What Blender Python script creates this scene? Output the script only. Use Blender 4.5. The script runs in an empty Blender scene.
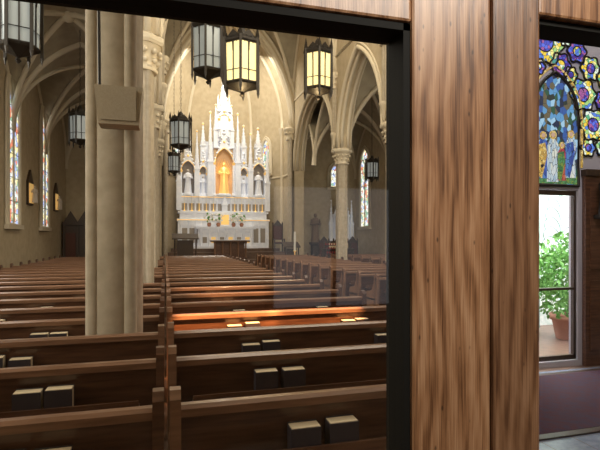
import bpy, math, random
from mathutils import Vector, Matrix
random.seed(4)
S=bpy.context.scene
try:
    S.view_settings.view_transform='Standard'
except Exception: pass

# ------------------------------------------------------------ materials
def nodes(name):
    m=bpy.data.materials.new(name); m.use_nodes=True
    return m,m.node_tree.nodes,m.node_tree.links
def mat(name,c,rough=.6,metal=0,c2=None,scale=(3,3,3),bump=0,nscale=4,coat=0,detail=6,emit=None,es=0,spec=.5):
    m,n,l=nodes(name); b=n['Principled BSDF']
    b.inputs['Base Color'].default_value=(*c,1); b.inputs['Roughness'].default_value=rough
    b.inputs['Metallic'].default_value=metal; b.inputs['Coat Weight'].default_value=coat
    b.inputs['Coat Roughness'].default_value=.15
    b.inputs['Specular IOR Level'].default_value=spec
    if emit: 
        b.inputs['Emission Color'].default_value=(*emit,1); b.inputs['Emission Strength'].default_value=es
    if c2 or bump:
        tc=n.new('ShaderNodeTexCoord'); mp=n.new('ShaderNodeMapping'); mp.inputs['Scale'].default_value=scale
        nz=n.new('ShaderNodeTexNoise'); nz.inputs['Scale'].default_value=nscale; nz.inputs['Detail'].default_value=detail
        l.new(tc.outputs['Object'],mp.inputs['Vector']); l.new(mp.outputs['Vector'],nz.inputs['Vector'])
        if c2:
            r=n.new('ShaderNodeValToRGB'); r.color_ramp.elements[0].position=.35; r.color_ramp.elements[1].position=.68
            r.color_ramp.elements[0].color=(*c,1); r.color_ramp.elements[1].color=(*c2,1)
            l.new(nz.outputs['Fac'],r.inputs['Fac']); l.new(r.outputs['Color'],b.inputs['Base Color'])
        if bump:
            bp=n.new('ShaderNodeBump'); bp.inputs['Strength'].default_value=bump; bp.inputs['Distance'].default_value=.02
            l.new(nz.outputs['Fac'],bp.inputs['Height']); l.new(bp.outputs['Normal'],b.inputs['Normal'])
    return m
def stained(name,cols,scale=6,strength=1.2,lead=.05,stretch=(1,1,1)):
    m,n,l=nodes(name); b=n['Principled BSDF']
    tc=n.new('ShaderNodeTexCoord'); mp=n.new('ShaderNodeMapping'); mp.inputs['Scale'].default_value=stretch
    v=n.new('ShaderNodeTexVoronoi'); v.inputs['Scale'].default_value=scale
    e=n.new('ShaderNodeTexVoronoi'); e.feature='DISTANCE_TO_EDGE'; e.inputs['Scale'].default_value=scale
    l.new(tc.outputs['Object'],mp.inputs['Vector']); l.new(mp.outputs['Vector'],v.inputs['Vector']); l.new(mp.outputs['Vector'],e.inputs['Vector'])
    sp=n.new('ShaderNodeSeparateColor'); l.new(v.outputs['Color'],sp.inputs['Color'])
    r=n.new('ShaderNodeValToRGB'); r.color_ramp.interpolation='CONSTANT'
    els=r.color_ramp.elements
    while len(els)<len(cols): els.new(.5)
    for i,c in enumerate(cols):
        els[i].position=i/len(cols); els[i].color=(*c,1)
    l.new(sp.outputs['Red'],r.inputs['Fac'])
    mt=n.new('ShaderNodeMath'); mt.operation='GREATER_THAN'; mt.inputs[1].default_value=lead
    l.new(e.outputs['Distance'],mt.inputs[0])
    mx=n.new('ShaderNodeMix'); mx.data_type='RGBA'; mx.inputs['A'].default_value=(.01,.01,.012,1)
    l.new(mt.outputs[0],mx.inputs['Factor']); l.new(r.outputs['Color'],mx.inputs['B'])
    b.inputs['Base Color'].default_value=(.04,.04,.05,1); l.new(mx.outputs['Result'],b.inputs['Emission Color'])
    b.inputs['Emission Strength'].default_value=strength; b.inputs['Roughness'].default_value=.2  # daylight behind the glass is put in as its own glow
    return m
def grainwood(name,dark,mid,light,rough=.38,off=0):
    m,n,l=nodes(name); b=n['Principled BSDF']
    tc=n.new('ShaderNodeTexCoord')
    def mp(sx,sz):
        q=n.new('ShaderNodeMapping'); q.inputs['Scale'].default_value=(sx,sx,sz); q.inputs['Location'].default_value=(off,off*.3,off)
        l.new(tc.outputs['Object'],q.inputs['Vector']); return q
    a1=mp(11,3.0); n1=n.new('ShaderNodeTexNoise'); n1.inputs['Scale'].default_value=1; n1.inputs['Detail'].default_value=6; n1.inputs['Distortion'].default_value=1.2; l.new(a1.outputs[0],n1.inputs['Vector'])
    a2=mp(420,13); n2=n.new('ShaderNodeTexNoise'); n2.inputs['Scale'].default_value=1; n2.inputs['Detail'].default_value=5; l.new(a2.outputs[0],n2.inputs['Vector'])
    a3=mp(10,3.4); w=n.new('ShaderNodeTexWave'); w.inputs['Scale'].default_value=1.4; w.inputs['Distortion'].default_value=17; w.inputs['Detail'].default_value=3; w.inputs['Detail Scale'].default_value=.5; l.new(a3.outputs[0],w.inputs['Vector'])
    def ma(src,k,prev=None):
        q=n.new('ShaderNodeMath'); q.operation='MULTIPLY_ADD'; q.inputs[1].default_value=k; q.inputs[2].default_value=0
        l.new(src,q.inputs[0]); 
        if prev: l.new(prev.outputs[0],q.inputs[2])
        return q
    q=ma(w.outputs['Fac'],.13); q=ma(n1.outputs['Fac'],.5,q); q=ma(n2.outputs['Fac'],.48,q)
    r=n.new('ShaderNodeValToRGB'); e=r.color_ramp.elements
    e[0].position=.4; e[0].color=(*dark,1); e[1].position=.72; e[1].color=(*light,1)
    x=e.new(.54); x.color=(*mid,1)
    l.new(q.outputs[0],r.inputs['Fac'])
    a4=mp(60,26); vo=n.new('ShaderNodeTexVoronoi'); vo.inputs['Scale'].default_value=1; l.new(a4.outputs[0],vo.inputs['Vector'])
    mr=n.new('ShaderNodeMapRange'); mr.inputs['From Min'].default_value=.05; mr.inputs['From Max'].default_value=.12; mr.inputs['To Min'].default_value=.35; mr.inputs['To Max'].default_value=1
    l.new(vo.outputs['Distance'],mr.inputs['Value'])
    mx=n.new('ShaderNodeMix'); mx.data_type='RGBA'; mx.blend_type='MULTIPLY'; mx.inputs['Factor'].default_value=1
    l.new(r.outputs['Color'],mx.inputs['A']); l.new(mr.outputs['Result'],mx.inputs['B'])
    l.new(mx.outputs['Result'],b.inputs['Base Color'])
    bp=n.new('ShaderNodeBump'); bp.inputs['Strength'].default_value=.4; bp.inputs['Distance'].default_value=.0015
    l.new(q.outputs[0],bp.inputs['Height']); l.new(bp.outputs['Normal'],b.inputs['Normal'])
    b.inputs['Roughness'].default_value=rough; b.inputs['Coat Weight'].default_value=.3; b.inputs['Coat Roughness'].default_value=.3
    return m
def paneglass(name,refl=.07):
    m,n,l=nodes(name); n.remove(n['Principled BSDF'])
    t=n.new('ShaderNodeBsdfTransparent'); t.inputs['Color'].default_value=(.95,.94,.9,1)
    g=n.new('ShaderNodeBsdfGlossy'); g.inputs['Roughness'].default_value=.02
    mx=n.new('ShaderNodeMixShader'); mx.inputs[0].default_value=refl
    l.new(t.outputs[0],mx.inputs[1]); l.new(g.outputs[0],mx.inputs[2]); l.new(mx.outputs[0],n['Material Output'].inputs[0])
    return m

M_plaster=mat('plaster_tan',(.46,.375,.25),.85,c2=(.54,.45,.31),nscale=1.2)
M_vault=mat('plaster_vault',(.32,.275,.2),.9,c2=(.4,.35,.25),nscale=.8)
M_stone=mat('stone_grey',(.41,.35,.26),.7,c2=(.51,.44,.34),nscale=3,bump=.05)
M_rib=mat('rib_stone',(.66,.58,.44),.7)
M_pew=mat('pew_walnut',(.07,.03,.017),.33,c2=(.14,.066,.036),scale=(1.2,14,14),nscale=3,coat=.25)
M_pewtop=mat('pew_cap',(.19,.1,.058),.3,c2=(.28,.155,.095),scale=(1.2,14,14),nscale=3,coat=.4)  # lighter walnut: light falling on the top rails put into the colour
M_dark=mat('dark_oak',(.035,.02,.012),.4,c2=(.06,.035,.02),scale=(10,10,2))
M_marble=mat('white_marble',(.88,.89,.93),.5,c2=(.78,.81,.88),nscale=2,emit=(.8,.85,1),es=.06)  # marble with a faint cool glow added to brighten it
M_shade=mat('niche_stone',(.36,.32,.28),.7)  # shade in niche and panel recesses, painted as a darker colour
M_gold=mat('gilt',(.9,.6,.2),.3,.5,emit=(1,.6,.2),es=.45)  # gilding, with a warm glow added to look lit
M_niche=mat('niche_gilded',(.7,.4,.18),.5,c2=(.9,.62,.34),nscale=9)  # gold niche back, lightened to carry the warm glow inside
M_bronze=mat('dark_bronze',(.03,.025,.02),.45,.6)
M_lit=mat('lantern_glass_lit',(.5,.4,.2),.4,emit=(1,.82,.36),es=1.3)
M_unlit=mat('lantern_glass_unlit',(.3,.33,.33),.25,emit=(.55,.6,.6),es=.22)  # lantern is off; a dim glow is put into its glass
M_floor=mat('floor_tile',(.1,.06,.045),.35,c2=(.16,.1,.07),nscale=3)
M_carpet=mat('mat_red',(.05,.012,.02),.95,c2=(.03,.02,.045),nscale=5,detail=3)
M_tile=mat('tile_slate',(.16,.2,.28),.25,c2=(.24,.28,.36),nscale=4)
M_book=mat('book_cover',(.03,.025,.035),.5)
M_page=mat('book_page',(.85,.72,.5),.8)
M_white=mat('linen',(.85,.84,.8),.8)
M_green=mat('leaf',(.05,.2,.03),.6,c2=(.2,.45,.1),nscale=9)
M_terra=mat('terracotta',(.36,.17,.11),.8)
M_red=mat('red_velvet',(.3,.03,.03),.8)
M_brown=mat('brown_cloth',(.09,.03,.02),.7)
M_skin=mat('painted_statue',(.6,.55,.5),.6)
M_wstat=mat('carved_wood_statue',(.2,.13,.08),.6)
M_speaker=mat('speaker_beige',(.42,.36,.27),.7,c2=(.48,.42,.32),nscale=30)
M_bead=mat('dark_bead',(.01,.009,.007),.7,spec=.15)
M_post=grainwood('oak_post',(.12,.048,.018),(.31,.15,.068),(.5,.29,.16))
M_post2=grainwood('oak_post_dark',(.08,.032,.014),(.2,.095,.044),(.32,.175,.095),off=3.3)
M_glass=paneglass('pane_glass',.075)
M_sg=stained('stained_mixed',[(.95,.85,.45),(.4,.5,.85),(.8,.25,.15),(.9,.92,.9),(.85,.9,.95),(.3,.55,.4),(.95,.92,.75)],6,1.4,.035)
M_sg_b=stained('stained_scene',[(.01,.02,.05),(.03,.09,.3),(.1,.28,.5),(.02,.03,.02),(.12,.1,.05),(.3,.5,.65),(.02,.08,.04)],19,1.1,.015,(1,1,.7))
M_sg_y=stained('stained_tracery',[(.85,.6,.05),(.1,.4,.2),(.9,.8,.25),(.08,.2,.65),(.35,.6,.2),(.75,.85,.7)],22,1.1,.04)
M_sg_p=stained('stained_violet',[(.05,.02,.25),(.06,.08,.5),(.35,.1,.3),(.1,.15,.7)],24,1.1,.04)
vg=(1,1,.35)
M_rw=stained('glass_robe_white',[(.5,.6,.65),(.65,.7,.7),(.35,.48,.6),(.7,.72,.62)],30,.9,.03,vg)
M_rr=stained('glass_robe_red',[(.4,.04,.05),(.25,.03,.06),(.5,.12,.05)],30,.9,.03,vg)
M_rb=stained('glass_robe_blue',[(.05,.12,.45),(.08,.22,.5),(.03,.07,.3)],30,.9,.03,vg)
M_ry=stained('glass_gold',[(.7,.45,.1),(.8,.6,.2),(.5,.3,.06)],30,.9,.03)
M_rf=mat('glass_flesh',(.04,.04,.04),.3,emit=(.6,.4,.3),es=.8)
M_rg=stained('glass_green',[(.05,.2,.06),(.1,.3,.1),(.2,.3,.05)],30,.8,.03)
M_clear=mat('outer_wall_white',(.95,1,.97),.8,c2=(.68,.82,.76),nscale=5,detail=10)

# ------------------------------------------------------------ mesh builder
class B:
    def __init__(s,*mats): s.v=[];s.f=[];s.mi=[];s.sm=[];s.mats=mats
    def add(s,vs,fs,m=0,smooth=False):
        o=len(s.v); s.v+= [tuple(p) for p in vs]
        for f in fs: s.f.append([i+o for i in f]); s.mi.append(m); s.sm.append(smooth)
    def box(s,x0,x1,y0,y1,z0,z1,m=0):
        s.add([(x0,y0,z0),(x1,y0,z0),(x1,y1,z0),(x0,y1,z0),(x0,y0,z1),(x1,y0,z1),(x1,y1,z1),(x0,y1,z1)],
              [(3,2,1,0),(4,5,6,7),(0,1,5,4),(1,2,6,5),(2,3,7,6),(3,0,4,7)],m)
    def lathe(s,cx,cy,prof,n=16,m=0,smooth=True,sx=1,sy=1,rot=0):
        vs=[];fs=[]
        for r,z in prof:
            for i in range(n):
                a=2*math.pi*i/n+rot; vs.append((cx+sx*r*math.cos(a),cy+sy*r*math.sin(a),z))
        for k in range(len(prof)-1):
            for i in range(n):
                j=(i+1)%n; fs.append((k*n+i,k*n+j,(k+1)*n+j,(k+1)*n+i))
        s.add(vs,fs,m,smooth)
        s.add(vs[:n],[tuple(range(n-1,-1,-1))],m); s.add(vs[-n:],[tuple(range(n))],m)
    def cyl(s,cx,cy,z0,z1,r0,r1=None,n=12,m=0,smooth=True,rot=0):
        s.lathe(cx,cy,[(r0,z0),(r0 if r1 is None else r1,z1)],n,m,smooth,rot=rot)
    def ball(s,c,r,m=0,n=10,sx=1,sy=1,sz=1):
        pr=[(max(.001,r*math.sin(math.pi*k/6)),c[2]-sz*r*math.cos(math.pi*k/6)) for k in range(7)]
        s.lathe(c[0],c[1],pr,n,m,True,sx,sy)
    def tube(s,pts,r,n=6,m=0,smooth=True):
        pts=[Vector(p) for p in pts]; vs=[];fs=[]
        up=Vector((0,0,1))
        for k,p in enumerate(pts):
            d=(pts[min(k+1,len(pts)-1)]-pts[max(k-1,0)]).normalized()
            a=d.cross(up)
            if a.length<.05: a=d.cross(Vector((0,1,0)))
            a.normalize(); b=d.cross(a).normalized()
            if k>0 and a.dot(pa)<0: a=-a;b=-b
            pa=a.copy()
            rr=r[k] if isinstance(r,(list,tuple)) else r
            for i in range(n):
                t=2*math.pi*i/n; vs.append(p+rr*(math.cos(t)*a+math.sin(t)*b))
        for k in range(len(pts)-1):
            for i in range(n):
                j=(i+1)%n; fs.append((k*n+i,k*n+j,(k+1)*n+j,(k+1)*n+i))
        fs.append(tuple(range(n))); fs.append(tuple(range((len(pts)-1)*n,len(pts)*n)))
        s.add(vs,fs,m,smooth)
    def prism(s,poly,fn,d0,d1,m=0):
        n=len(poly); vs=[fn(u,v,d0) for u,v in poly]+[fn(u,v,d1) for u,v in poly]
        fs=[tuple(range(n)),tuple(range(2*n-1,n-1,-1))]+[(i,(i+1)%n,(i+1)%n+n,i+n) for i in range(n)]
        s.add(vs,fs,m)
    def build(s,name,parent=None,bevel=0):
        me=bpy.data.meshes.new(name); me.from_pydata(s.v,[],s.f)
        for m in s.mats: me.materials.append(m)
        me.polygons.foreach_set('material_index',s.mi); me.polygons.foreach_set('use_smooth',s.sm)
        me.update(); o=bpy.data.objects.new(name,me); S.collection.objects.link(o)
        if parent: o.parent=parent
        if bevel:
            bv=o.modifiers.new('bevel','BEVEL'); bv.width=bevel; bv.segments=2; bv.limit_method='ANGLE'
        return o
def empty(name):
    e=bpy.data.objects.new(name,None); S.collection.objects.link(e); return e
def arc(u0,u1,spring,rise,n=24):
    a=(u1-u0)/2; c=(u0+u1)/2; R=(a*a+rise*rise)/(2*a); out=[]
    for i in range(n+1):
        t=-1+2*i/n; t=math.copysign(1-(1-abs(t))**1.6,t) if abs(t)<1 else t
        x=abs(t)*a; z=math.sqrt(max(0,R*R-(x+R-a)**2)); out.append((c+t*a,spring+z))
    return out
def archwall(b,fn,u0,u1,spring,rise,top,d0,d1,m=0,n=24,gable=None):
    P=arc(u0,u1,spring,rise,n); c=(u0+u1)/2
    def T(u):
        return top if gable is None else top+(gable-top)*(1-abs(u-c)/((u1-u0)/2))
    for k in range(len(P)-1):
        (a,za),(e,ze)=P[k],P[k+1]
        for d in (d0,d1): b.add([fn(a,za,d),fn(e,ze,d),fn(e,T(e),d),fn(a,T(a),d)],[(0,1,2,3)],m)
        b.add([fn(a,za,d0),fn(e,ze,d0),fn(e,ze,d1),fn(a,za,d1)],[(0,1,2,3)],m)
        b.add([fn(a,T(a),d0),fn(e,T(e),d0),fn(e,T(e),d1),fn(a,T(a),d1)],[(0,1,2,3)],m)
fY=lambda x0:(lambda u,v,d:(x0+d,u,v))   # arch in YZ plane
fX=lambda y0:(lambda u,v,d:(u,y0+d,v))   # arch in XZ plane

XL,XR,XC=-.42,6.9,3.24
WL,WR=-5.0,11.3
COLS=[4.5,9.1,13.7,18.3]; YC=25.0
# ------------------------------------------------------------ shell
b=B(M_floor); b.box(WL-.2,WR+.2,-2.4,30.2,-.12,0); b.build('floor')
b=B(M_plaster); b.box(WL-.25,WL,.6,27.7,0,9); b.build('wall_left')
b=B(M_plaster); b.box(WR,WR+.25,.6,27.7,0,9); b.build('wall_right')
b=B(M_plaster)
b.box(WL,XL-.26,27.5,27.7,0,9); b.box(XR+.26,WR,27.5,27.7,0,9); b.build('wall_aisle_ends')
b=B(M_plaster)
b.box(WL,-.73,.6,.75,0,15); b.box(1.51,WR,.6,.75,0,15); b.box(-.73,1.51,.63,.75,2.61,15); b.build('wall_back')
# arcades
def arcade(name,xc):
    b=B(M_plaster,M_rib); t=.26; ch=.3; sp=5.25
    ys=[.75]+COLS+[YC]
    for i in range(len(ys)-1):
        a,e=ys[i]+(ch if i else 0),ys[i+1]-ch
        archwall(b,fY(xc),a,e,sp,3.15,15,-t,t)
        for d in (-t,t):
            b.tube([(xc+d,u,v) for u,v in arc(a-.08,e+.08,sp,3.25)],.085,6,1)
            b.tube([(xc+d*1.0,u,v+.0) for u,v in arc(a-.22,e+.22,sp,3.42)],.045,6,1)
            b.tube([(xc+d*.5,u,v) for u,v in arc(a+.02,e-.02,sp,3.13)],.07,6,1)
    for y in COLS:
        for d in (-t,t): b.add([(xc+d,y-ch,sp),(xc+d,y+ch,sp),(xc+d,y+ch,15),(xc+d,y-ch,15)],[(0,1,2,3)])
        b.add([(xc-t,y-ch,sp),(xc-t,y+ch,sp),(xc+t,y+ch,sp),(xc+t,y-ch,sp)],[(0,1,2,3)])
    b.box(xc-t,xc+t,YC-ch,28.2,0,15)
    for d in(-t,t): b.tube([(xc+d,.8,8.95),(xc+d,25,8.95)],.06,6,1)
    return b.build(name)
arcade('wall_arcade_left',XL); arcade('wall_arcade_right',XR)
# columns
def column(x,y,inner):
    b=B(M_stone,M_rib)
    b.lathe(x,y,[(.335,0),(.335,.3),(.31,.36)],8,0,False,rot=math.pi/8)
    b.lathe(x,y,[(.31,.36),(.32,.42),(.3,.48),(.28,.5),(.3,.55),(.28,.6),(.2,.62)],20)
    b.cyl(x,y,.55,4.7,.22,n=28)
    for k in range(4):
        a=math.pi/4+k*math.pi/2-.12
        px,py=x+.212*math.cos(a),y+.212*math.sin(a)
        b.lathe(px,py,[(.085,.5),(.085,.58),(.058,.64),(.058,4.65),(.08,4.68),(.058,4.72)],12)
    b.lathe(x,y,[(.28,4.62),(.3,4.66),(.26,4.7),(.27,4.8),(.3,4.95),(.36,5.08),(.38,5.1)],20,1)
    for lev,r,q in((4.8,.29,10),(4.95,.34,12)):
        for k in range(q):
            a=2*math.pi*(k+.5*(lev>4.9))/q; b.ball((x+r*math.cos(a),y+r*math.sin(a),lev),.05,1,6)
    b.lathe(x,y,[(.4,5.08),(.43,5.13),(.43,5.2),(.38,5.25)],8,1,False,rot=math.pi/8)
    sx=x+inner*.33
    b.lathe(sx,y,[(.02,5.3),(.08,5.45),(.06,5.55),(.13,5.75),(.16,5.85),(.1,5.9)],12,1)
    b.cyl(sx,y,5.9,7.7,.075,n=10); 
    for q in(-.11,.11): b.cyl(sx-inner*.03,y+q,5.88,7.7,.05,n=8)
    b.lathe(sx,y,[(.14,7.65),(.16,7.7),(.13,7.75),(.16,7.95),(.24,8.15),(.25,8.25),(.2,8.3)],12,1)
    for lev,r in((7.85,.17),(8.05,.22)):
        for k in range(8):
            a=2*math.pi*k/8; b.ball((sx+r*math.cos(a),y+r*math.sin(a),lev),.045,1,6)
    return b.build('nave_column')
for y in COLS: column(XL,y,1); column(XR,y,-1)
for x,i in((XL,1),(XR,-1)):
    b=B(M_stone,M_rib); px=x+i*.42
    for dx,dy,r in((0,0,.13),(.02*i,-.2,.08),(.02*i,.2,.08)):
        b.cyl(px+dx,YC+dy,0.0,7.0,r,n=12)
    b.lathe(px,YC,[(.3,.0),(.3,.4),(.24,.5),(.2,.6)],12)
    b.lathe(px,YC,[(.24,6.9),(.26,6.95),(.2,7.0),(.24,7.2),(.36,7.4),(.38,7.5),(.3,7.55)],12,1)
    for k in range(10):
        a=2*math.pi*k/10; b.ball((px+.28*math.cos(a),YC+.28*math.sin(a),7.25),.06,1,6)
    b.build('chancel_pier')
b=B(M_plaster,M_rib)
archwall(b,fX(YC),XL+.26,XR-.26,7.5,6.1,15,-.3,.3,n=32)
for d,r,o in((-.3,.09,.03),(-.3,.06,-.22),(0,.12,.02),(.3,.09,.03)):
    b.tube([(u,YC+d,v) for u,v in arc(XL+.26+o,XR-.26-o,7.5,6.1-o*1.2,32)],r,8,1)
b.build('wall_chancel_arch')
def prof(u,k):
    u=min(1,abs(u)); R=(1+k*k)/2; return math.sqrt(max(0,R*R-(u+R-1)**2))/k
def vault(name,x0,x1,ys,spring,rise):
    b=B(M_vault,M_rib); a=(x1-x0)/2; k=rise/a; nx=28; ny=20
    US=[math.copysign(1-(1-abs(t))**1.6,t) for t in [-1+2*j/28 for j in range(29)]]
    for i in range(len(ys)-1):
        y0,y1=ys[i],ys[i+1]; vs=[];fs=[]
        for p in range(nx+1):
            for q in range(ny+1):
                u=-1+2*p/nx; v=-1+2*q/ny
                z=spring+rise*max(prof(u,k),prof(v,k))
                vs.append((x0+(u+1)*a,y0+(v+1)*(y1-y0)/2,z))
        for p in range(nx):
            for q in range(ny):
                o=p*(ny+1)+q; fs.append((o,o+1,o+ny+2,o+ny+1))
        b.add(vs,fs,0,False)
        for sgn in(1,-1):
            b.tube([(x0+(u+1)*a,y0+(sgn*u+1)*(y1-y0)/2,spring+rise*prof(u,k)-.03) for u in US],.09,6,1)
        b.tube([(x0+(u+1)*a,y1,spring+rise*prof(u,k)-.03) for u in US],.12,6,1)
        for xx in(x0+.02,x1-.02):
            b.tube([(xx,y0+(u+1)*(y1-y0)/2,spring+rise*prof(u,k)-.03) for u in US],.07,6,1)
        b.ball((x0+a,(y0+y1)/2,spring+rise-.08),.2,1)
    b.box(x0-.0,x1,ys[0],ys[-1],spring+rise+.1,spring+rise+.2,0)
    return b.build(name)
YS=[.75]+COLS+[YC]
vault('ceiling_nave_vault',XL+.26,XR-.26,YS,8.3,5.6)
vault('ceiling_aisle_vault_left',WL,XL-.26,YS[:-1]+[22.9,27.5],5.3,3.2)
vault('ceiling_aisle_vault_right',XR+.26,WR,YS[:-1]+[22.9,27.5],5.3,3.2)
# apse
AP=[(XL+.26,YC+.3),(XL+.3,27.2),(1.3,29.6),(5.18,29.6),(XR-.3,27.2),(XR-.26,YC+.3)]
b=B(M_plaster,M_rib)
Z0=8.0
for i in range(5):
    (x0,y0),(x1,y1)=AP[i],AP[i+1]
    b.add([(x0,y0,0),(x1,y1,0),(x1,y1,Z0+.02),(x0,y0,Z0+.02)],[(0,1,2,3)])
    b.tube([(x0,y0,5.2),(x1,y1,5.2)],.06,6,1)
b.build('wall_apse')
b=B(M_plaster,M_rib); cr=(XC,26.2)
def apt(p,t,web=0):
    zz=prof(1-t,1.6); return (p[0]+(cr[0]-p[0])*t,p[1]+(cr[1]-p[1])*t,Z0+5.6*zz)
for i in range(5):
    vs=[];fs=[];N=12;K=16
    for p in range(N+1):
        f=p/N; q=(AP[i][0]*(1-f)+AP[i+1][0]*f,AP[i][1]*(1-f)+AP[i+1][1]*f)
        for k in range(K+1): 
            t=(k/K)**1.5; x,y,z=apt(q,t); z+=.45*math.sin(math.pi*f)*math.sin(math.pi*t**.6)
            vs.append((x,y,z))
    for p in range(N):
        for k in range(K):
            o=p*(K+1)+k; fs.append((o,o+1,o+K+2,o+K+1))
    b.add(vs,fs,0,True)
for p in AP:
    b.tube([apt(p,(k/20)**1.5) for k in range(21)],.11,6,1)
    b.cyl(p[0]*.985+XC*.015,p[1]-.03,0,Z0,.1,n=10,m=1)
    b.lathe(p[0]*.985+XC*.015,p[1]-.03,[(.1,7.5),(.12,7.6),(.2,7.9),(.22,8)],10,1)
b.build('ceiling_apse_vault')

# ------------------------------------------------------------ lancet windows
wn=[0]
def window(fn,u0,u1,z0,zs,rise,m=M_sg,mull=True):
    wn[0]+=1
    b=B(m,M_rib,M_bronze)
    P=arc(u0,u1,zs,rise,16); poly=[(u0,z0)]+P+[(u1,z0)]
    b.prism(poly,fn,.01,.03,0)
    path=[fn(u,v,.05) for u,v in poly]; b.tube(path+[path[0]],.08,6,1)
    path=[fn(u,v,.05) for u,v in [(u0-.12,z0)]+arc(u0-.12,u1+.12,zs,rise+.14,16)+[(u1+.12,z0)]]; b.tube(path,.05,6,1)
    b.prism([(u0-.2,z0-.15),(u1+.2,z0-.15),(u1+.2,z0),(u0-.2,z0)],fn,.01,.16,1)
    c=(u0+u1)/2
    if mull:
        b.tube([fn(c,z0,.05),fn(c,zs,.05)],.04,6,1)
        for s0,s1 in((u0,c),(c,u1)):
            b.tube([fn(u,v,.05) for u,v in arc(s0,s1,zs-.1,rise*.45,8)],.03,6,1)
    z=z0+.8
    while z<zs: b.tube([fn(u0,z,.045),fn(u1,z,.045)],.012,4,2); z+=.8
    return b.build('window_%d'%wn[0])
inL=lambda u,v,d:(WL+d,u,v)
inR=lambda u,v,d:(WR-d,u,v)
for yc in (6.8,11.4,16.0+2.3,22.7): window(inL,yc-.65,yc+.65,2.1,6.4,1.1)
for yc in (6.8,11.4,16.0,20.6,26.0): window(inR,yc-.65,yc+.65,2.3,5.9,1.0)
window(lambda u,v,d:(u,27.5-d,v),9.6,10.3,4.7,5.6,.5,M_sg,False)
for p,q in((AP[1],AP[2]),(AP[4],AP[3])):
    d=Vector((q[0]-p[0],q[1]-p[1],0)); L=d.length; d.normalize(); nrm=Vector((XC-(p[0]+q[0])/2,26-(p[1]+q[1])/2,0)).normalized()
    nn=Vector((d.y,-d.x,0)); nn=nn if nn.dot(nrm)>0 else -nn
    window((lambda p,d,nn:(lambda u,v,e:(p[0]+d.x*u+nn.x*e,p[1]+d.y*u+nn.y*e,v)))(p,d,nn),L/2-.35,L/2+.35,5.5,7.0,.6,M_sg,False)

# ------------------------------------------------------------ chancel platform
b=B(M_floor,M_carpet)
b.box(.3,6.2,23.3,23.8,0,.18); b.box(.3,6.2,23.8,24.4,0,.36); b.box(XL+.85,XR-.85,24.4,25.3,0,.54); b.box(XL+.45,XR-.45,25.3,27.1,0,.9); b.box(1.3,5.2,27.1,29.4,0,.9); b.box(XC-2.9,XC+2.9,26.0,28.45,.9,1.08)
b.build('chancel_steps')

# ------------------------------------------------------------ reredos / high altar
def statue(b,x,y,z,h,m,ms):
    b.lathe(x,y,[(.15*h,z),(.16*h,z+.05*h),(.12*h,z+.4*h),(.11*h,z+.6*h),(.135*h,z+.76*h),(.1*h,z+.83*h),(.035*h,z+.86*h),(.035*h,z+.88*h)],12,m,True,1,.7)
    b.ball((x,y,z+.93*h),.062*h,ms,10,1,1,1.15)
    for s in(-1,1):
        b.tube([(x+s*.12*h,y,z+.78*h),(x+s*.17*h,y-.04*h,z+.62*h),(x+s*.05*h,y-.13*h,z+.64*h)],[.045*h,.04*h,.03*h],6,m)
        b.ball((x+s*.04*h,y-.14*h,z+.645*h),.025*h,ms,6)
def pinn(b,x,y,z0,z1,w,m=0):
    hs=z0+(z1-z0)*.4
    b.box(x-w/2,x+w/2,y-w/2,y+w/2,z0,hs,m)
    b.box(x-w*.62,x+w*.62,y-w*.62,y+w*.62,hs,hs+w*.15,m)
    for s in(-1,1):
        b.add([(x-w*.55,y+s*w*.58,hs),(x+w*.55,y+s*w*.58,hs),(x,y+s*w*.58,hs+w*1.1)],[(0,1,2)],m)
        b.add([(x+s*w*.58,y-w*.55,hs),(x+s*w*.58,y+w*.55,hs),(x+s*w*.58,y,hs+w*1.1)],[(0,1,2)],m)
        b.box(x+s*w*.3-w*.06,x+s*w*.3+w*.06,y-w*.56,y-w*.5,z0,hs,m)
    b.lathe(x,y,[(w*.5,hs+w*.15),(w*.05,z1-w*.3)],8,m,False)
    b.ball((x,y,z1-w*.2),w*.18,1,6); b.box(x-w*.04,x+w*.04,y-w*.04,y+w*.04,z1-w*.2,z1+w*.15,m); b.box(x-w*.2,x+w*.2,y-w*.04,y+w*.04,z1-w*.08,z1,m)
    for k in range(1,6):
        t=k/6; r=w*.5*(1-t)+w*.05; zz=hs+w*.2+(z1-hs-w*.4)*t
        for s in range(4):
            a=s*math.pi/2+math.pi/4; b.ball((x+r*math.cos(a),y+r*math.sin(a),zz),w*.11,m,5)
def niche(b,x,y,w,z0,zs,rise,gp,m=0,back=2,fig=None):
    hw=w/2
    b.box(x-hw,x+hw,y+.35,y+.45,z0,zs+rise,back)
    for s in(-1,1):
        b.cyl(x+s*hw,y,z0,zs,.07,n=10,m=m); b.lathe(x+s*hw,y,[(.07,zs-.1),(.11,zs),(.11,zs+.05)],10,1)
        b.lathe(x+s*hw,y,[(.11,z0),(.11,z0+.1),(.07,z0+.15)],10,m)
        b.box(x+s*hw-.06,x+s*hw+.06,y+.05,y+.45,z0,zs+.1,m)
    archwall(b,fX(y),x-hw,x+hw,zs,rise,zs+.1,-.08,.35,m,12,gable=gp)
    b.tube([(u,y-.09,v) for u,v in arc(x-hw*.96,x+hw*.96,zs,rise*.96,10)],.022,5,1)
    for k in range(6):
        t=(k+.5)/6
        for s in(-1,1): b.ball((x+s*hw*(1-t),y-.08,zs+.14+(gp-zs-.1)*t),.06,m,6)
    b.ball((x,y-.05,gp+.1),.09,m,6); b.ball((x,y-.09,zs+rise+(gp-zs-rise)*.35),.07,1,8)
    b.lathe(x,y+.1,[(hw*.75,z0-.02),(hw*.8,z0+.08),(hw*.7,z0+.12)],8,m)
    if fig: statue(b,x,y+.08,z0+.12,fig[0],fig[1],fig[2])
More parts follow.
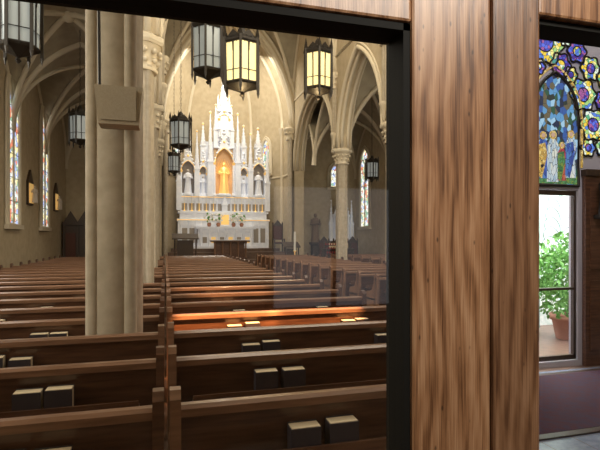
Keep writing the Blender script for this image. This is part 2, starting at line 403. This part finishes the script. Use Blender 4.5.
b=B(M_marble,M_gold,M_niche,M_skin,M_dark,M_shade)
zb=1.08
b.box(XC-1.75,XC+1.75,26.35,27.3,zb,zb+.12); b.box(XC-1.5,XC+1.5,26.5,27.3,zb+.12,2.15); b.box(XC-1.65,XC+1.65,26.4,27.3,2.15,2.27)
for k in range(7):
    x=XC-1.4+k*2.8/6; b.cyl(x,26.46,zb+.12,2.15,.05,n=8)
    if k<6: archwall(b,fX(26.46),x+.05,x+.42,1.75,.25,2.1,-.02,.04,0,8); 
    if k<6: b.box(x+.12,x+.35,26.47,26.49,zb+.3,1.7,1 if k%2 else 5)
b.box(XC-2.55,XC+2.55,27.3,28.4,zb,2.6); b.box(XC-2.6,XC+2.6,27.25,28.4,2.6,2.72)
b.box(XC-2.45,XC+2.45,27.45,28.4,2.72,3.05); b.box(XC-2.55,XC+2.55,27.38,28.4,3.05,3.15)
b.box(XC-2.4,XC+2.4,27.6,28.4,3.15,3.9); b.box(XC-2.5,XC+2.5,27.5,28.4,3.9,4.02)
b.box(XC-2.6,XC+2.6,27.235,27.25,2.64,2.68,1); b.box(XC-2.5,XC+2.5,27.485,27.5,3.94,3.98,1)
for k in range(13):
    x=XC-2.4+k*.4
    b.cyl(x,27.3,zb+.2,2.6,.035,n=6); b.cyl(x,27.55,3.15,3.9,.03,n=6)
    if k<12:
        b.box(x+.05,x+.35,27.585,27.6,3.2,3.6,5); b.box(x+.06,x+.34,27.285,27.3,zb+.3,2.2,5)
        archwall(b,fX(27.55),x+.03,x+.37,3.6,.2,3.88,-.02,.04,0,8); archwall(b,fX(27.27),x+.03,x+.37,2.2,.2,2.58,-.02,.03,0,8)
b.box(XC-.35,XC+.35,27.1,27.5,2.3,3.1); b.box(XC-.22,XC+.22,27.07,27.1,2.4,2.95,1); pinn(b,XC,27.3,3.1,4.1,.3)
b.box(XC-2.4,XC+2.4,28.0,28.4,4.0,5.3); b.box(XC-1.0,XC+1.0,28.0,28.4,5.2,7.2)
niche(b,XC,27.5,1.1,4.05,5.9,.9,7.7,fig=(1.8,1,1))
for k in range(16):
    a=math.pi*(k+.5)/16; b.tube([(XC+.25*math.cos(a),27.82,5.35+.3*math.sin(a)),(XC+.5*math.cos(a),27.82,5.35+.85*math.sin(a))],[.03,.01],4,1)
for s in(-1,1):
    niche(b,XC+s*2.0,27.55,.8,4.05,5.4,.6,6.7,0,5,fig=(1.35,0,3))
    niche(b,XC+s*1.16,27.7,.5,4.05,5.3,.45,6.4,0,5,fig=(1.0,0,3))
    pinn(b,XC+s*.78,27.5,4.0,8.8,.32); pinn(b,XC+s*1.52,27.5,4.0,7.7,.28); pinn(b,XC+s*2.5,27.5,3.2,7.2,.28)
    pinn(b,XC+s*2.0,27.75,6.1,8.1,.36); pinn(b,XC+s*1.16,27.8,6.0,8.2,.3)
    pinn(b,XC+s*.45,27.7,6.8,9.3,.26)
pinn(b,XC,27.75,7.4,11.0,.62)
b.box(XC-.5,XC+.5,27.6,28.1,7.2,8.0)
for s in(-1,1):
    for q in(0,1): pinn(b,XC+s*.32,27.6+q*.35,7.8,9.8,.16)
niche(b,XC,27.5,.5,7.8,8.4,.3,9.1,0,5)
b.build('high_altar_reredos')
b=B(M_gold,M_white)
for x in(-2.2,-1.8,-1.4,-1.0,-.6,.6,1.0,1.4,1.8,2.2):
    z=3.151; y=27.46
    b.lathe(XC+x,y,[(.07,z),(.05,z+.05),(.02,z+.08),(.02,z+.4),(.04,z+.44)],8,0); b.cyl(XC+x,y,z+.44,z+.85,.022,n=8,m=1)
b.build('altar_candlesticks')
b=B(M_green,M_white,M_terra)
for cx in(-.9,.9,-.4,.45):
    b.lathe(XC+cx,26.85,[(.07,2.271),(.12,2.4),(.08,2.5)],8,2)
    for k in range(26):
        a=random.random()*6.28; r=random.random()*.26; z=2.55+random.random()*.45
        b.ball((XC+cx+r*math.cos(a),26.85+r*.6*math.sin(a),z),.06,random.choice((0,1,1)),5)
b.build('altar_flowers')
b=B(M_marble,M_pew,M_pewtop)
zt=.541
y0=24.65
b.box(XC-1.0,XC+1.0,y0,y0+.6,1.45,1.53,1); b.box(XC-1.05,XC+1.05,y0-.03,y0+.63,1.53,1.56,0)
b.box(XC-.85,XC+.85,y0+.1,y0+.5,zt,zt+.1,1)
for k in range(5):
    x=XC-.8+k*.4; b.lathe(x,y0+.12,[(.06,zt+.1),(.04,zt+.2),(.05,1.0),(.04,1.35),(.07,1.45)],8,2)
b.box(XC-.75,XC+.75,y0+.2,y0+.45,zt+.1,1.45,1)
b.build('altar_table')

# chancel furniture
def lectern(name,x,y,z,w=.6,h=1.25):
    b=B(M_dark); b.box(x-w/2,x+w/2,y-.25,y+.25,z,z+.1); b.box(x-w*.3,x+w*.3,y-.15,y+.15,z+.1,z+h-.15)
    b.prism([(y-.3,z+h-.12),(y+.25,z+h+.1),(y+.25,z+h+.16),(y-.3,z+h-.06)],lambda u,v,d:(d,u,v),x-w/2,x+w/2,0)
    for s in(-1,1): b.cyl(x+s*w*.4,y-.2,z+.1,z+h-.12,.035,n=8)
    return b.build(name)
lectern('lectern',.9,22.9,0,1.2,1.7)
lectern('lectern',5.9,22.6,0,.8,1.3)
def chair(x,y,z,rot=0,h=1.5):
    b=B(M_dark,M_brown)
    for sx in(-1,1):
        b.box(x+sx*.27-.03,x+sx*.27+.03,y-.25,y-.19,z,z+.68); b.box(x+sx*.27-.03,x+sx*.27+.03,y+.2,y+.26,z,z+h)
        b.box(x+sx*.27-.04,x+sx*.27+.04,y-.27,y+.2,z+.66,z+.71); b.lathe(x+sx*.27,y+.23,[(.04,z+h),(.05,z+h+.05),(.01,z+h+.15)],8)
    b.box(x-.28,x+.28,y-.25,y+.22,z+.42,z+.48); b.box(x-.25,x+.25,y-.24,y+.18,z+.48,z+.53,1)
    b.box(x-.25,x+.25,y+.2,y+.24,z+.65,z+h-.1,1)
    b.prism([(x-.3,z+h-.1),(x+.3,z+h-.1),(x,z+h+.25)],fX(y),.2,.25,0)
    return b.build('sanctuary_chair')
chair(6.0,25.7,.901)
chair(8.0,23.6,0); chair(8.8,23.6,0); chair(9.6,23.6,0)
b=B(M_dark,M_page)
b.box(7.6,9.2,22.6,23.0,0,1.05); b.box(7.55,9.25,22.55,23.05,1.05,1.12); b.box(7.7,9.1,22.75,23.0,1.12,1.5); b.box(7.9,8.9,22.68,22.74,1.14,1.4,1)
for k in range(4): b.box(7.68+k*.38,7.98+k*.38,22.57,22.6,.15,.95)
b.build('organ_console')
z=0;x,y=5.9,21.9
b=B(M_gold,M_white); b.lathe(x,y,[(.16,z),(.14,z+.05),(.04,z+.1),(.03,z+.5),(.06,z+.55),(.03,z+.6),(.03,z+1.0),(.1,z+1.05)],12,0); b.cyl(x,y,z+1.05,z+1.95,.055,n=10,m=1); b.build('candle_stand')
b=B(M_bronze,M_red)
for x in(7.55,8.35):
    b.tube([(x,22.1,0),(x,22.1,1.3)],.02); b.tube([(x,21.95,0.01),(x,22.3,0.01)],.02)
for k,z in enumerate((.9,1.1,1.3)):
    b.box(7.5,8.4,22.0+.12*k,22.12+.12*k,z-.03,z)
    for j in range(7): b.cyl(7.58+j*.125,22.06+.12*k,z,z+.1,.035,n=8,m=1)
b.build('votive_candle_rack')
b=B(M_dark,M_brown)
x0=-4.9; b.box(x0,x0+2.0,26.2,27.4,0,.12); 
for k in range(4):
    x=x0+k*.64; b.box(x,x+.08,26.2,26.32,.12,2.3)
b.box(x0,x0+2.0,26.3,27.4,.12,2.3); b.box(x0-.0,x0+2.05,26.1,27.42,2.3,2.45)
for k in range(3):
    x=x0+.08+k*.64; b.box(x+.04,x+.5,26.24,26.3,.2,1.9,1 if k!=1 else 0)
    b.prism([(x-.04,2.45),(x+.6,2.45),(x+.28,3.0)],fX(26.15),0,.08,0)
b.build('confessional')
for sxx,syy in((-1.9,26.7),(8.5,26.9)):
    b=B(M_dark,M_wstat,M_dark)
    b.lathe(sxx,syy,[(.4,0),(.4,.2),(.3,.3),(.28,1.2),(.38,1.3),(.38,1.4)],8,0,False); statue(b,sxx,syy,1.4,1.7,1,1); b.build('saint_statue')
# side altar in the right aisle
b=B(M_dark,M_marble,M_gold,M_niche,M_wstat,M_shade)
b.box(9.4,11.0,26.6,27.4,0,1.05,1); b.box(9.35,11.05,26.55,27.42,1.05,1.13,1); b.box(9.4,11.0,27.1,27.4,1.13,1.5,1)
niche(b,10.2,26.95,.8,1.5,3.0,.6,4.2,1,5,fig=(1.3,1,4))
for s in(-1,1): pinn(b,10.2+s*.65,27.1,1.5,3.9,.22,1)
b.build('side_altar')
for yc in (13.8,20.4,24.9):
    b=B(M_dark,M_skin,M_gold)
    b.prism([(yc-.35,2.9),(yc+.35,2.9),(yc+.35,3.8),(yc,4.25),(yc-.35,3.8)],inL,.001,.08,0)
    b.prism([(yc-.27,2.98),(yc+.27,2.98),(yc+.27,3.72),(yc-.27,3.72)],inL,.08,.1,2)
    statue(b,WL+.22,yc-.08,3.0,.62,1,1); statue(b,WL+.22,yc+.12,3.0,.52,1,1)
    b.build('station_of_the_cross')

# ------------------------------------------------------------ pews
PZ=.935
def pew(xa,xb,y,seat_xb=None,name='church_pew'):
    b=B(M_pew,M_pewtop); sxb=seat_xb if seat_xb is not None else xb
    yz=lambda u,v,d:(d,u,v*PZ)
    b.prism([(y+.07,.3),(y+.105,.3),(y+.02,.9),(y-.015,.9)],yz,xa,xb,0)
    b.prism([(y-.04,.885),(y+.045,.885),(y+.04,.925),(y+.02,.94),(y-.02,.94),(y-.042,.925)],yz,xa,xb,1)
    b.box(xa,sxb,y+.08,y+.5,.42,.455,0); b.box(xa,sxb,y+.44,y+.47,.34,.42,0)
    b.box(xa+.15,xb-.15,y-.115,y+.05,.585,.6,0); b.box(xa+.15,xb-.15,y-.13,y-.115,.585,.66,0)
    P=[(y-.06,0),(y+.52,0),(y+.52,.1),(y+.46,.2),(y+.5,.42),(y+.5,.56),(y+.44,.62),(y+.3,.63),(y+.18,.68),(y+.1,.82),(y+.07,.98),(y+.03,1.02),(y-.03,1.02),(y-.06,.98),(y-.07,.7),(y-.04,.4)]
    ends=[xa,xb-.05]
    for e in ends:
        if seat_xb is not None and e>sxb: 
            b.box(e,e+.05,y-.05,y+.05,0,1.0*PZ,1); continue
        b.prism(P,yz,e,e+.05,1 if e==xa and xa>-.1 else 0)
    if sxb!=xb: b.box(sxb-.05,sxb,y-.02,y+.5,0,.6,0)
    n=max(1,int((xb-xa)/2)); 
    for k in range(1,n): 
        x=xa+(xb-xa)*k/n; b.box(x-.02,x+.02,y+.1,y+.45,0,.42,0)
    return b.build(name)
HB=B(M_book,M_page)
def books(x,y,k=2):
    for i in range(k):
        bx=x+i*.178+random.uniform(-.01,.01); h=.165+random.uniform(-.015,.015); w=.15; yy=y-.108; z=.601; t=.075
        HB.box(bx,bx+w,yy,yy+.005,z,z+h-.01,0); HB.box(bx,bx+w,yy+t,yy+t+.005,z,z+h,0); HB.box(bx,bx+.005,yy+.005,yy+t,z,z+h-.01,0)
        HB.box(bx+.005,bx+w-.003,yy+.005,yy+t,z+.004,z+h-.006,1)
for n in range(22):
    y=2.3+.9*n
    hit=None
    for c in COLS:
        if y-.05<c+.36 and y+.52>c-.36: hit=c
    if hit is None: pew(-4.1,-.005,y)
    elif y+.02<hit-.35: pew(-4.1,-.005,y,-.9)
    else: pew(-4.1,-.9,y)
    pew(.02,1.8 if n==0 else 2.55,y)
    if n>=7:
        pew(3.95,XR-.55,y) 
        pew(XR+.55,WR-.9,y)
    books(.58 if n<2 else .62,y); 
    if n: books(1.85,y,2 if n%2 else 1)
    books((-.72,-.85,-1.3,-1.2)[n%4],y); books(-2.3+(n%3)*.3,y); 
    if n%2: books(-3.3,y)
    if n>=7: books(4.6,y); books(5.6,y); books(8.2,y)
HB.build('hymnal_books')

# ------------------------------------------------------------ lanterns
def lantern(x,y,z,w,h,lit,ztop):
    b=B(M_bronze,M_lit if lit else M_unlit); R=w/2; n=6
    zb=z+.16*h; zt=z+.76*h
    pts=[(math.cos(math.pi/3*k+.3),math.sin(math.pi/3*k+.3)) for k in range(6)]
    b.lathe(x,y,[(R*.8,zb),(R*.86,zt)],6,1,False,rot=.3)
    b.lathe(x,y,[(.015,z),(.05,z+.03*h),(.02,z+.06*h),(R*.35,z+.1*h),(R*.85,zb-.01),(R*.92,zb+.02),(R*.85,zb+.05)],6,0,False,rot=.3)
    b.lathe(x,y,[(R*.9,zt-.03),(R*.98,zt),(R*.98,zt+.04),(R*.9,zt+.06)],6,0,False,rot=.3)
    b.lathe(x,y,[(R*.85,zt+.05),(R*.5,zt+.12*h),(R*.28,zt+.15*h),(R*.2,zt+.22*h),(.03,zt+.26*h)],6,0,False,rot=.3)
    for k,(cx,cy) in enumerate(pts):
        px,py=x+cx*R*.92,y+cy*R*.92
        b.box(px-.022,px+.022,py-.022,py+.022,zb-.06*h,zt+.06*h)
        b.lathe(px,py,[(.04,zt+.06*h),(.005,zt+.22*h)],4,0,False); b.lathe(px,py,[(.004,zb-.14*h),(.03,zb-.06*h)],4,0,False)
        c2=pts[(k+1)%6]
        mx,my=x+(cx+c2[0])/2*R*.87,y+(cy+c2[1])/2*R*.87
        b.box(mx-.01,mx+.01,my-.01,my+.01,zb,zt)
        A=Vector((x+cx*R*.9,y+cy*R*.9,0)); Cc=Vector((x+c2[0]*R*.9,y+c2[1]*R*.9,0))
        M2=(A+Cc)/2
        for P0,P1 in((A,M2),(M2,Cc)):
            ar=arc(0,1,zt-.26*w,.2*w,8)
            b.tube([(P0.x+(P1.x-P0.x)*u,P0.y+(P1.y-P0.y)*u,v) for u,v in ar],.012,4,0)
        b.add([(A.x,A.y,zt+.04),(Cc.x,Cc.y,zt+.04),((A.x+Cc.x)/2,(A.y+Cc.y)/2,zt+.15*h)],[(0,1,2)],0)
        b.tube([(A.x,A.y,zb+(zt-zb)*.3),(Cc.x,Cc.y,zb+(zt-zb)*.3)],.008,4,0)
    zc=zt+.26*h; k=0
    while zc<ztop:
        L=.09; a=(0,1) if k%2 else (1,0)
        loop=[(x+a[0]*.022*sx,y+a[1]*.022*sx,zc+sz*L) for sx,sz in((-1,.2),(0,0),(1,.2),(1,.9),(0,1.1),(-1,.9),(-1,.2))]
        b.tube(loop,.006,4,0); zc+=L*1.0; k+=1
    return b.build('hanging_lantern')
LN=[(1.34,8.66,4.2,.72,1.25,1,13),(3.07,9.53,4.52,.66,1.25,1,13.6),(.86,10.15,4.85,.74,1.5,0,12.6),(-2.21,8.41,4.38,.72,1.4,0,8.2),
(.49,15.96,4.4,.76,1.3,0,12.4),(-2.64,16.84,4.55,.7,1.35,0,8.3),(.4,22.8,4.5,.6,1.2,0,12),(9.13,20.29,4.2,.65,1.2,0,8.2)]
for L in LN: lantern(*L)

# speaker on column
b=B(M_speaker,M_bronze)
b.prism([(-.5,2.54),(-.2,2.54),(-.17,2.84),(-.53,2.84)],fX(4.0),0,.2,0)
b.box(-.48,-.22,3.985,4.0,2.57,2.81,0); b.box(-.42,-.32,4.2,4.26,2.62,2.78,1)
b.tube([(-.5,4.1,2.84),(-.52,4.12,4.6)],.012,6,1)
b.build('wall_speaker')

# ------------------------------------------------------------ entrance nook
b=B(mat('nook_wall',(.45,.43,.47),.8),M_dark)
b.box(4.2,4.45,5.0,5.15,0,6); b.box(4.45,5.14,5.0,5.15,2.27,6); b.box(5.14,8,5.0,5.15,0,6); b.box(4.45,5.14,5.0,5.15,0,.08)
b.box(4.2,4.3,5.15,7.6,0,6); b.box(4.2,8,7.6,7.7,0,6); b.box(7.9,8,5.15,7.6,0,6); b.box(4.2,8,5.0,7.7,6,6.1)
b.build('wall_entrance_nook')
b=B(M_clear,M_marble); b.box(4.31,7.89,7.5,7.6,0,5)
b.build('wall_garden')
M_trel=mat('trellis_paint',(.2,.32,.28),.6)
b=B(M_trel)
tx,ty=7.1,7.3
b.box(tx-.5,tx-.47,ty,ty+.03,0,2.9); b.box(tx+.47,tx+.5,ty,ty+.03,0,2.9); b.box(tx-.5,tx+.5,ty,ty+.03,2.87,2.9); b.box(tx-.5,tx+.5,ty,ty+.03,1.1,1.14)
b.tube([(tx,ty,0),(tx,ty,2.9)],.015,5)
for k in range(9):
    z=1.2+k*.18
    for s in(-1,1):
        b.tube([(tx+s*.42*(1-math.cos(t))*(1.05-k*.06)*.5,ty,z+.22*math.sin(t)+.05*t) for t in [j*.35 for j in range(12)]],.01,5)
b.build('garden_trellis')
b=B(M_dark,M_glass)
for x0,x1,z0,z1 in((4.455,4.49,.1,2.2),(5.1,5.135,.1,2.2),(4.455,5.135,2.2,2.26),(4.455,5.135,.085,.14),(4.49,5.1,.98,1.01)): b.box(x0,x1,5.03,5.08,z0,z1,0)
b.add([(4.49,5.05,.14),(5.1,5.05,.14),(5.1,5.05,2.2),(4.49,5.05,2.2)],[(0,1,2,3)],1)
b.build('glass_door')
b=B(M_terra,M_green,M_dark)
px,py=6.4,6.4
b.lathe(px,py,[(.2,0),(.26,.3),(.3,.31),(.3,.4),(.26,.4)],20,0)
b.tube([(px,py,.35),(px+.03,py,.9)],.03,6,2)
for k in range(1500):
    a=random.random()*6.28; ph=math.acos(random.uniform(-1,1)); r=.6*random.uniform(.35,1)
    c=Vector((px-.1+r*math.sin(ph)*math.cos(a),py+r*math.sin(ph)*math.sin(a),.98+r*1.3*math.cos(ph)))
    if c.z<.36: continue
    d=Vector((random.gauss(0,1),random.gauss(0,1),random.gauss(0,1))).normalized()*.05; e=d.cross(Vector((random.random(),1,.3))).normalized()*.025
    b.add([c-d,c+e,c+d,c-e],[(0,1,2,3)],1)
b.build('potted_shrub')
# stained glass over door
def roundel(b,x,z,r,m,fn,lob=6):
    P=[(x+r*(1+.12*math.cos(lob*t))*math.cos(t),z+r*(1+.12*math.cos(lob*t))*math.sin(t)) for t in [2*math.pi*i/36 for i in range(36)]]
    b.prism(P,fn,.005,.02,m); pp=[fn(u,v,.02) for u,v in P]; b.tube(pp+[pp[0]],.014,5,4)
    P=[(x+r*.45*math.cos(t),z+r*.45*math.sin(t)) for t in [2*math.pi*i/20 for i in range(20)]]
    b.prism(P,fn,.02,.024,2 if m==1 else 1); pp=[fn(u,v,.024) for u,v in P]; b.tube(pp+[pp[0]],.008,4,4)
fn=lambda u,v,d:(u,5.0-d,v)
b=B(M_sg_b,M_sg_y,M_sg_p,M_rib,M_bronze,M_rw,M_rr,M_ry,M_rb,M_rf,M_rg)
P=[(4.4,2.32)]+arc(4.4,5.12,3.2,.55,14)+[(5.12,2.32)]
b.prism(P,fn,.005,.02,0); pp=[fn(u,v,.02) for u,v in P]; b.tube(pp+[pp[0]],.025,5,4)
b.tube([fn(u,v,.02) for u,v in [(4.34,2.56)]+arc(4.34,5.18,3.2,.64,14)+[(5.18,2.56)]],.014,5,7)
def gfig(x,z,h,robe,mant):
    b.prism([(x-.15*h,z),(x+.13*h,z),(x+.1*h,z+.45*h),(x+.13*h,z+.72*h),(x+.04*h,z+.84*h),(x-.05*h,z+.84*h),(x-.14*h,z+.68*h),(x-.09*h,z+.4*h)],fn,.021,.024,robe)
    b.prism([(x-.14*h,z+.05*h),(x-.03*h,z),(x+.1*h,z+.5*h),(x+.05*h,z+.75*h),(x-.13*h,z+.7*h)],fn,.024,.027,mant)
    for r,mm,d in((.085*h,7,.024),(.045*h,9,.028)):
        b.prism([(x+r*math.cos(t),z+.9*h+r*math.sin(t)) for t in [2*math.pi*i/16 for i in range(16)]],fn,d,d+.003,mm)
gfig(5.0,2.42,.62,5,8); gfig(4.86,2.38,.5,6,10); gfig(4.72,2.36,.66,5,5); gfig(4.57,2.4,.6,8,7)
b.prism([(4.42,2.34),(5.1,2.34),(5.1,2.44),(4.8,2.4),(4.42,2.46)],fn,.02,.023,10)
for x,z,r,m in((4.6,4.12,.28,1),(4.84,3.85,.15,2),(4.5,3.8,.1,2),(5.2,3.5,.2,1),(5.36,3.12,.2,1),(5.0,3.74,.1,1),(5.5,3.45,.11,2),(5.28,2.82,.11,1),(5.52,2.85,.12,1),(4.92,4.2,.1,1),(5.1,4.05,.14,2),(5.32,3.85,.15,1),(5.55,3.75,.13,1)): roundel(b,x,z,r,m,fn)
b.build('window_stained_transom')
b=B(M_pew,M_dark)
b.box(5.2,7.8,4.94,4.995,0,2.45,0); b.box(5.18,7.8,4.9,4.995,2.45,2.53,1)
for k in range(4): b.box(5.26+k*.6,5.26+k*.6+.5,4.92,4.94,.2,1.1,0); b.box(5.26+k*.6,5.26+k*.6+.5,4.92,4.94,1.25,2.3,0)
b.build('wood_panelling')
b=B(M_bronze,M_skin); b.box(5.3,5.46,4.75,4.918,1.9,1.95); statue(b,5.38,4.83,1.95,.5,0,0); b.build('bracket_figure')
b=B(M_carpet,M_dark); b.box(2.9,5.6,3.3,4.7,.004,.02); b.box(2.82,5.68,3.22,3.3,.004,.018,1); b.box(2.82,5.68,4.7,4.78,.004,.018,1); b.build('floor_mat')
b=B(M_tile,M_dark); b.box(2.6,7,.8,4.88,-.001,.003)
for k in range(14): b.box(2.6,7,.8+k*.3,.806+k*.3,.0031,.0036,1); b.box(2.6+k*.32,2.606+k*.32,.8,4.88,.0031,.0036,1)
b.build('tile_floor_patch')

# ------------------------------------------------------------ foreground glazed door screen
F=empty('glazed_wooden_door')
y0,y1=.56,.612
def part(name,mats,fnc,bev=0):
    b=B(*mats); fnc(b); o=b.build(name,F,bev); return o
part('stile_main',[M_post],lambda b:b.box(.308,.428,y0,y1,0,2.6),.004)
part('stile_jamb',[M_post2],lambda b:b.box(.4285,.506,y0-.004,y1,0,2.6),.004)
part('top_rail',[M_post],lambda b:b.box(-.6,.308,y0,y1,1.93,2.2),.004)
part('bottom_rail',[M_post],lambda b:b.box(-.6,.308,y0,y1,0,.3),.004)
part('stile_hinge',[M_post],lambda b:b.box(-.72,-.6,y0,y1,0,2.6),.004)
def beads(b):
    b.box(.298,.3075,y0+.004,y1+.002,.3,1.93); b.box(-.6,.3075,y0+.004,y1+.002,1.92,1.9295); b.box(-.6,.3075,y0+.004,y1+.002,.3005,.312); b.box(-.6,-.588,y0+.004,y1+.002,.312,1.918)
part('bead',[M_bead],beads)
part('glass_pane',[M_glass],lambda b:b.add([(-.6,.585,.3),(.3,.585,.3),(.3,.585,1.93),(-.6,.585,1.93)],[(0,1,2,3)]))
part('side_top_rail',[M_post],lambda b:b.box(.5065,1.35,y0,y1,1.965,2.2),.004)
part('side_bottom_rail',[M_post],lambda b:b.box(.5065,1.35,y0,y1,0,.3),.004)
part('side_stile',[M_post],lambda b:b.box(1.35,1.5,y0,y1,0,2.6),.004)
def b2(b):
    b.box(.5065,.512,y0+.02,y1+.002,.3,1.965); b.box(.512,1.35,y0+.01,y1+.002,1.957,1.9645)
part('side_bead',[M_bead],b2)
part('head_rail',[M_post],lambda b:b.box(-.6,1.35,y0,y1,2.2005,2.6))
# vestibule
b=B(M_plaster); b.box(-2.2,-2.1,-2.2,.59,0,2.7); b.box(-2.2,-.73,.56,.595,0,2.7); b.build('wall_vestibule_left')
b=B(M_plaster); b.box(2.6,2.7,-2.2,.59,0,2.7); b.box(1.51,2.7,.56,.595,0,2.7); b.build('wall_vestibule_right')
b=B(M_plaster); b.box(-2.1,2.6,-2.3,-2.2,0,2.7); b.build('wall_vestibule_rear')
b=B(M_plaster); b.box(-2.2,2.7,-2.3,.62,2.7,2.8); b.build('ceiling_vestibule')
M_glow=mat('daylight_pane',(.7,.75,.8),.2,emit=(.85,.9,1),es=.55)
b=B(M_glow,M_dark)
b.box(.74,1.65,-2.195,-2.19,1.15,2.02,0)  # unseen glowing pane, added for its reflection in the door glass
for x0,x1,z0,z1 in((.68,.74,1.09,2.08),(1.65,1.71,1.09,2.08),(.74,1.65,2.02,2.08),(.74,1.65,1.09,1.15),(1.18,1.21,1.15,2.02)): b.box(x0,x1,-2.198,-2.15,z0,z1,1)
b.build('window_vestibule')

# ------------------------------------------------------------ lights
def area(name,loc,tgt,sx,sy,e,c=(1,1,1),spread=180):
    d=bpy.data.lights.new(name,'AREA'); d.shape='RECTANGLE'; d.size=sx; d.size_y=sy; d.energy=e; d.color=c; d.spread=math.radians(spread)
    o=bpy.data.objects.new(name,d); S.collection.objects.link(o); o.location=loc
    o.rotation_euler=(Vector(tgt)-Vector(loc)).to_track_quat('-Z','Y').to_euler(); return o
def spot(name,loc,tgt,e,ang,c,blend=.3,r=.05):
    d=bpy.data.lights.new(name,'SPOT'); d.energy=e; d.spot_size=math.radians(ang); d.spot_blend=blend; d.color=c; d.shadow_soft_size=r
    o=bpy.data.objects.new(name,d); S.collection.objects.link(o); o.location=loc
    o.rotation_euler=(Vector(tgt)-Vector(loc)).to_track_quat('-Z','Y').to_euler(); return o
area('window_light_left',(-4.7,9.5,4.5),(0,11,1),8,4,420,(1,.96,.88))
area('window_light_left_rear',(-4.5,2.6,3.6),(-.4,4.6,2.6),2.5,2.5,160,(1,.93,.78))  # added lamp for the near column; no window stands here
area('window_light_right',(11,11,5),(5,14,1),8,4,460,(1,.93,.8))
area('clerestory_light',(3.2,5.5,9),(3.2,12,1),5,3,360,(1,.9,.74))  # unseen area lamp hung under the vault, added to light the nave
area('nave_light_far',(3.2,13,12),(3.2,22,4),4,2,440,(1,.88,.68))  # added lamp for the far nave, turned so the camera misses it
area('chancel_light',(3.24,25.5,11.5),(3.24,28,5),4,1.5,470,(1,.94,.82))  # added lamp hidden behind the chancel arch, facing the altar
area('vault_uplight',(3.24,4.5,5.5),(3.24,12,12),4,2,230,(1,.9,.72))  # unseen area lamp aimed up at the vault, without a fixture
spot('altar_spot',(3.24,24.2,6.5),(3.24,27.7,5.3),100,22,(1,.7,.38),.6)
spot('altar_fill',(3.24,21,10),(3.24,27.7,4.8),700,32,(.95,.97,1),.8,.3)
spot('sunbeam',(2.2,1.0,6.8),(.6,5.0,.64),20000,9,(1,.48,.2),.3)
spot('sunbeam',(2.6,1.0,6.8),(1.55,5.0,.64),14000,9,(1,.48,.2),.3)
spot('sunbeam',(2.2,2.4,7.2),(.9,7.3,.85),6000,12,(1,.55,.28),.6)
area('garden_daylight',(6,6.3,5.6),(5.8,6.6,0),3,1.8,950,(1,1,1))
area('entrance_light',(3.9,2.4,4.6),(5.2,5,2.6),1.5,1.5,50,(.97,.95,1))  # lamp added out of view to brighten the nook's front wall
area('vestibule_light',(.7,-.3,2.62),(.42,.56,1.5),.8,.4,25,(1,.94,.84))  # unseen lamp added overhead to light the post and give it sheen
for i in(0,1):
    L=LN[i]; d=bpy.data.lights.new('lantern_bulb','POINT'); d.energy=30; d.color=(1,.75,.4); d.shadow_soft_size=.1
    o=bpy.data.objects.new('lantern_bulb',d); S.collection.objects.link(o); o.location=(L[0],L[1],L[2]-.15)
w=bpy.data.worlds.new('sky'); S.world=w; w.use_nodes=True; w.node_tree.nodes['Background'].inputs[0].default_value=(.6,.65,.7,1); w.node_tree.nodes['Background'].inputs[1].default_value=.3

cam=bpy.data.cameras.new('camera'); cam.lens=28.8; cam.sensor_width=36; cam.shift_y=13/600; cam.clip_start=.02; cam.clip_end=100
co=bpy.data.objects.new('camera',cam); S.collection.objects.link(co); co.location=(0,0,1.65); co.rotation_euler=(math.radians(90),0,math.radians(-15.7)); S.camera=co
